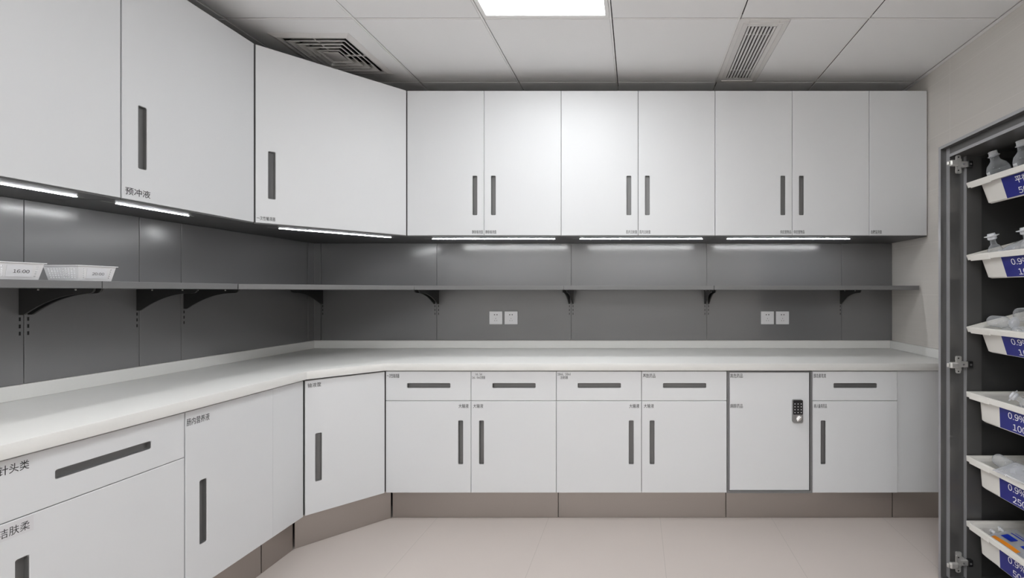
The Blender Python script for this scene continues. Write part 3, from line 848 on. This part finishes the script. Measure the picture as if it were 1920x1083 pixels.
def tray(z, tilt, l1, l2, label, w2):
    t = thing_m('storage_tray', label, 'tray', tray_m(z, tilt), 'off-white storage trays')
    L, D = 0.50, 0.302
    # rim: lip, ledge, skirt
    rim = MB(); bm = rim.bm
    def loop(ix, iy0, iy1, zz): return [bm.verts.new(p) for p in ((ix, iy0, zz), (L-ix, iy0, zz), (L-ix, D-iy1, zz), (ix, D-iy1, zz))]
    loops = [loop(0.001, 0.001, 0.001, -0.022), loop(0.0, 0.0, 0.0, -0.0015), loop(0.0015, 0.0015, 0.0015, 0.0), loop(0.009, 0.007, 0.009, 0.0),
             loop(0.010, 0.008, 0.010, -0.0085), loop(0.0400, 0.0192, 0.0195, -0.0095), loop(0.0400, 0.0192, 0.0195, -0.0118), loop(0.030, 0.012, 0.012, -0.0122),
             loop(0.004, 0.004, 0.004, -0.0125), loop(0.004, 0.004, 0.004, -0.022)]
    for P, Q in zip(loops, loops[1:]+loops[:1]):
        for i in range(4): bm.faces.new([P[i], P[(i+1) % 4], Q[(i+1) % 4], Q[i]])
    for a, b_ in ((0.018, 0.115), (L-0.115, L-0.018)):
        rim.box(a, b_, -0.003, 0.003, -0.026, -0.003, 0.0015, 1)
    rim.box(0.115, L-0.115, -0.0022, 0.003, -0.022, -0.003, 0.001, 1)
    rim.build('rim', 'tray', t)
    # tub with tapered walls
    tub = MB(); bm = tub.bm
    def lp(ix, iy, zz, r=0.022, n=4):
        pts = []
        for cx, cy, a0 in ((L-ix-r, D-iy-r, 0), (ix+r, D-iy-r, 90), (ix+r, iy+r, 180), (L-ix-r, iy+r, 270)):
            for k in range(n+1):
                a = R(a0+90*k/n); pts.append(bm.verts.new((cx+r*math.cos(a), cy+r*math.sin(a), zz)))
        return pts
    Ls = [lp(0.036, 0.016, -0.0125), lp(0.041, 0.020, -0.102), lp(0.047, 0.026, -0.108),
          lp(0.051, 0.030, -0.1045), lp(0.0445, 0.0235, -0.100), lp(0.0395, 0.0195, -0.012)]
    n = len(Ls[0])
    for P, Q in zip(Ls, Ls[1:]):
        for i in range(n): bm.faces.new([P[i], P[(i+1) % n], Q[(i+1) % n], Q[i]])
    for i in range(n): bm.faces.new([Ls[-1][i], Ls[-1][(i+1) % n], Ls[0][(i+1) % n], Ls[0][i]])
    # floor: cap of outer bottom and inner bottom
    bm.faces.new(Ls[2][::-1]); bm.faces.new(Ls[3])
    tub.build('tub', 'tray', t, smooth=True)
    # blue card in a holder
    def P(x, s, off):   # on the front wall, s down from the rim
        k = (0.020-0.016)/(0.102-0.0125)
        return Vector((x, 0.016+(s-0.0125)*k-off, -s))
    x0, x1 = 0.143, 0.359
    def slab(a, b_, s0, s1, o0, o1):
        mb = MB(); vv = [P(x, s, o) for o in (o0, o1) for x, s in ((a, s1), (b_, s1), (b_, s0), (a, s0))]
        return mb.faces(vv, [(0, 1, 2, 3), (4, 5, 6, 7), (0, 1, 5, 4), (1, 2, 6, 5), (2, 3, 7, 6), (3, 0, 4, 7)])
    hd = slab(x0-0.008, x1+0.008, 0.024, 0.104, 0.0002, 0.0012).build('label_holder', 'tray', t)
    cd = slab(x0, x1, 0.024, 0.1025, 0.0012, 0.0020).build('label_card', 'blue', t)
    cxm = (x0+x1)/2
    for s, sz, ww, hh in ((l1, 0.0575, None, 0.0238 if '%' in l1 else 0.027), (l2, 0.0960, w2, 0.0235)):
        tx = glyph_text(s, 'lettering', 'wink', cd, hh, ww)
        dx = -0.004 if '%' in s else -0.012
        for v in tx.data.vertices: v.co = P(cxm+dx+v.co.x, sz-v.co.z, 0.0024)
    return t
NAMES = [('平衡液', '500ml', 'tilted off-white tray on top of the cabinet stack, holding upright bottles'),
         ('0.9%NaCl', '100ml', 'tilted off-white tray second from the top, holding a winged-cap ampoule standing up'),
         ('0.9%NaCl', '100ml', 'tilted off-white tray third from the top, holding bottles lying down'),
         ('0.9%NaCl', '100ml', 'level off-white tray with blue card reading 100, just below the middle hinge'),
         ('0.9%NaCl', '250ml', 'level off-white tray with blue card reading 250, second from the bottom'),
         ('0.9%NaCl', '500ml', 'level off-white bottom tray holding blue and orange printed bags')]
for (z, tl), (a, b, lab) in zip(TRAYS, NAMES): tray(z, tl, a, b, lab, None)

# ---- contents of the trays
def bottle(mtx, label, h=0.205, r=0.040, sticker=True, group='clear infusion bottles', sph=-100):
    t = thing_m('infusion_bottle', label, 'bottle', mtx, group)
    k = h/0.205
    prof = [(0, 0.002), (r*0.8, 0.0), (r*0.97, 0.006), (r*0.93, 0.02), (r*0.93, 0.075*k), (r*0.95, 0.095*k), (r, 0.112*k), (r*0.97, 0.130*k), (r*0.82, 0.147*k), (r*0.52, 0.160*k), (r*0.40, 0.166*k), (r*0.37, 0.180*k), (r*0.34, 0.184*k), (0, 0.184*k)]
    MB().lathe(prof).build('body', 'clear', t, smooth=True)
    lq = [(0, 0.004)] + [(q*0.955, z) for q, z in prof[1:] if z < 0.115*k] + [(r*0.94, 0.128*k)]
    lq[1] = (lq[1][0], 0.004); lq += [(0, 0.128*k)]
    MB().lathe(lq).build('liquid', 'liquid', t, smooth=True)
    MB().lathe([(0, 0.182*k), (r*0.42, 0.182*k), (r*0.52, 0.1855*k), (r*0.40, 0.188*k), (r*0.36, 0.198*k), (r*0.40, 0.201*k), (r*0.34, h), (0, h)]).build('cap', 'cap', t, smooth=True)
    if sticker:
        for nm, mt, z0, z1 in (('sticker', 'white_plastic', 0.1105*k, 0.124*k), ('sticker_band', 'skyblue', 0.080*k, 0.111*k)):
            mb = MB(); n = 8; rr = r*1.001 if nm == 'sticker' else r*1.004
            vv = []
            for i in range(n+1):
                a = R(sph-15+30*i/n)
                vv += [(rr*math.cos(a), rr*math.sin(a), z0), (rr*math.cos(a), rr*math.sin(a), z1)]
            mb.faces(vv, [(2*i, 2*i+2, 2*i+3, 2*i+1) for i in range(n)])
            o = mb.build(nm, mt, t, smooth=True)
            sm = o.modifiers.new('thickness', 'SOLIDIFY'); sm.thickness = 0.0004; sm.offset = 1
    return t
def inT(i, x, y, z, rx=0, ry=0, rz=0):
    zt, tl = TRAYS[i]
    return tray_m(zt, tl) @ Matrix.Translation((x, y, z)) @ Matrix.Rotation(R(rz), 4, 'Z') @ Matrix.Rotation(R(ry), 4, 'Y') @ Matrix.Rotation(R(rx), 4, 'X')
FL = -0.1042
bottle(inT(0, 0.0915, 0.0660, FL, ry=-3), 'clear bottle with a blue sticker standing at the far end of the top tray', h=0.194, r=0.0385)
bottle(inT(0, 0.204, 0.0660, FL), 'clear bottle with a blue sticker in the top tray, nearer and cut by the frame', h=0.194, r=0.0385)

def vial(mtx, label, h=0.15, r=0.027):
    t = thing_m('plastic_ampoule', label, 'bottle', mtx, 'clear plastic ampoules')
    MB().lathe([(0, 0.0), (r*0.45, 0.0015), (r*0.80, 0.0065), (r*0.96, 0.014), (r, 0.022), (r, h*0.55), (r*0.96, h*0.62), (r*0.7, h*0.70), (r*0.42, h*0.74), (r*0.36, h*0.86), (0, h*0.86)]).build('body', 'clear', t, smooth=True)
    MB().lathe([(0, h*0.85), (r*0.45, h*0.85), (r*0.62, h*0.87), (r*0.60, h*0.92), (r*0.95, h*0.935), (r*1.0, h*0.95), (r*0.55, h*0.958), (r*0.5, h), (0, h)]).build('cap', 'cap', t, smooth=True)
    return t
def bag(mtx, label, w_=0.11, h_=0.16, th=0.012, pr=None, group='clear soft infusion bags'):
    """soft pillow bag lying in the local xy plane"""
    t = thing_m('infusion_bag', label, 'bag', mtx, group)
    nu, nv = 14, 18
    def S(u, v, s, off=0.0):
        p = max(0.0, (1-abs(2*u-1)**3.2)*(1-abs(2*v-1)**3.2))
        wr = 0.0022*math.sin(9*u+5*v)*math.cos(7*v-3*u)*p
        return ((u-0.5)*w_, (v-0.5)*h_, th+s*(th*0.92*p**0.7+0.0004)+wr*(1 if s > 0 else 0.2)+off)
    mb = MB(); bm = mb.bm; G = {}
    for s in (1, -1):
        for i in range(nu+1):
            for j in range(nv+1): G[s, i, j] = bm.verts.new(S(i/nu, j/nv, s))
        for i in range(nu):
            for j in range(nv): bm.faces.new([G[s, i, j], G[s, i+1, j], G[s, i+1, j+1], G[s, i, j+1]])
    for s0, i0, s1 in ():
        pass
    border = [(i, 0) for i in range(nu)] + [(nu, j) for j in range(nv)] + [(i, nv) for i in range(nu, 0, -1)] + [(0, j) for j in range(nv, 0, -1)]
    for (a, b_), (c, d) in zip(border, border[1:]+border[:1]): bm.faces.new([G[1, a, b_], G[1, c, d], G[-1, c, d], G[-1, a, b_]])
    mb.build('film', 'film', t, smooth=True)
    pt = MB()
    for xx in (-0.018, 0.018):
        pt.lathe([(0, 0), (0.006, 0), (0.006, 0.016), (0.0085, 0.018), (0.0085, 0.028), (0, 0.028)], 14, Matrix.Translation((xx, h_/2-0.004, th)) @ Matrix.Rotation(-PI2, 4, 'X'))
    pt.build('ports', 'cap', t, smooth=True)
    if pr:
        for nm, mt, u0, u1, v0, v1 in pr:
            mb = MB(); n, m_ = 8, 8; vv = []
            for i in range(n+1):
                for j in range(m_+1): vv.append(S(u0+(u1-u0)*i/n, v0+(v1-v0)*j/m_, 1, 0.0006))
            f = [(i*(m_+1)+j, (i+1)*(m_+1)+j, (i+1)*(m_+1)+j+1, i*(m_+1)+j+1) for i in range(n) for j in range(m_)]
            mb.faces(vv, f).build(nm, mt, t, smooth=True)
    return t
# second tray
vial(inT(1, 0.0755, 0.058, FL), 'clear ampoule with a winged cap standing up at the far end of the second tray', h=0.170, r=0.0245)
vial(inT(1, 0.212, 0.066, FL), 'clear ampoule with a winged cap in the second tray, nearer and cut by the frame', h=0.172, r=0.026)
bag(inT(1, 0.142, 0.095, -0.026, rz=96, rx=-6, ry=-8), 'clear crumpled bag heaped up between the two ampoules in the second tray', 0.110, 0.080, 0.021)
# third tray : ampoules lying down
vial(inT(2, 0.205, 0.120, -0.076, ry=-90, rz=4), 'clear ampoule lying at the bottom of the third tray', h=0.12, r=0.026)
vial(inT(2, 0.054, 0.055, 0.0145, ry=-92, rz=184), 'clear ampoule lying with its round end at the far end of the third tray', h=0.11, r=0.0225)
vial(inT(2, 0.132, 0.088, 0.034, ry=-100, rz=-118), 'clear ampoule lying on top of the pile in the third tray', h=0.12, r=0.026)
vial(inT(2, 0.150, 0.058, -0.022, ry=-90, rz=180), 'clear ampoule lying along the front of the third tray, in the middle', h=0.11, r=0.0225)
vial(inT(2, 0.270, 0.060, -0.010, ry=-90, rz=184), 'clear ampoule lying along the front of the third tray, near the frame edge', h=0.11, r=0.0225)
vial(inT(2, 0.080, 0.062, -0.079, ry=-90, rz=184), 'clear ampoule at the bottom of the third tray under the far one', h=0.11, r=0.0225)
vial(inT(2, 0.090, 0.066, -0.032, ry=-90, rz=182), 'clear ampoule in the third tray, sandwiched between the upper and lower far ones', h=0.105, r=0.0225)
# fourth tray
bag(inT(3, 0.165, 0.112, -0.056, rz=-60), 'clear soft bag lying flat at the far end of the fourth tray', 0.10, 0.12, 0.018)
vial(inT(3, 0.290, 0.072, -0.024, ry=-62, rz=35), 'clear ampoule sticking up out of the fourth tray', h=0.125, r=0.024)
bag(inT(3, 0.260, 0.140, -0.026, rz=-40), 'clear soft bag heaped up at the near end of the fourth tray', 0.11, 0.13, 0.020)
# fifth tray
vial(inT(4, 0.072, 0.062, 0.016, ry=-92, rz=172), 'clear ampoule with its round end up in the fifth tray', h=0.12, r=0.024)
bag(inT(4, 0.215, 0.160, -0.044, rz=-65), 'clear soft bag at the back of the fifth tray', 0.11, 0.14, 0.022)
bag(inT(4, 0.215, 0.036, 0.004, rz=-84, ry=16), 'clear soft bag at the front of the fifth tray, hanging over its rim', 0.10, 0.13, 0.014)
# sixth tray
PR1 = [('blue_print', 'bagblue', 0.36, 0.58, 0.58, 0.84), ('orange_stripe', 'orange', 0.12, 0.24, 0.26, 0.88), ('blue_print', 'bagblue', 0.40, 0.50, 0.26, 0.40), ('blue_print', 'bagblue', 0.66, 0.70, 0.40, 0.84), ('blue_print', 'bagblue', 0.74, 0.77, 0.46, 0.80)]
PR2 = [('blue_print', 'bagblue', 0.34, 0.75, 0.50, 0.88), ('orange_stripe', 'orange', 0.12, 0.24, 0.20, 0.88)]
bag(inT(5, 0.190, 0.110, -0.082, rz=90), 'clear bag lying flat at the bottom of the lowest tray', 0.13, 0.19, 0.010, None, 'printed infusion bags')
bag(inT(5, 0.152, 0.086, -0.024, rz=88, rx=-2, ry=-12), 'clear bag with an orange stripe along the front of the bottom tray', 0.13, 0.19, 0.010, PR1, 'printed infusion bags')
bag(inT(5, 0.225, 0.150, 0.046, rz=74, ry=-46), 'clear bag with blue print leaning at the back of the bottom tray', 0.13, 0.19, 0.010, PR2, 'printed infusion bags')
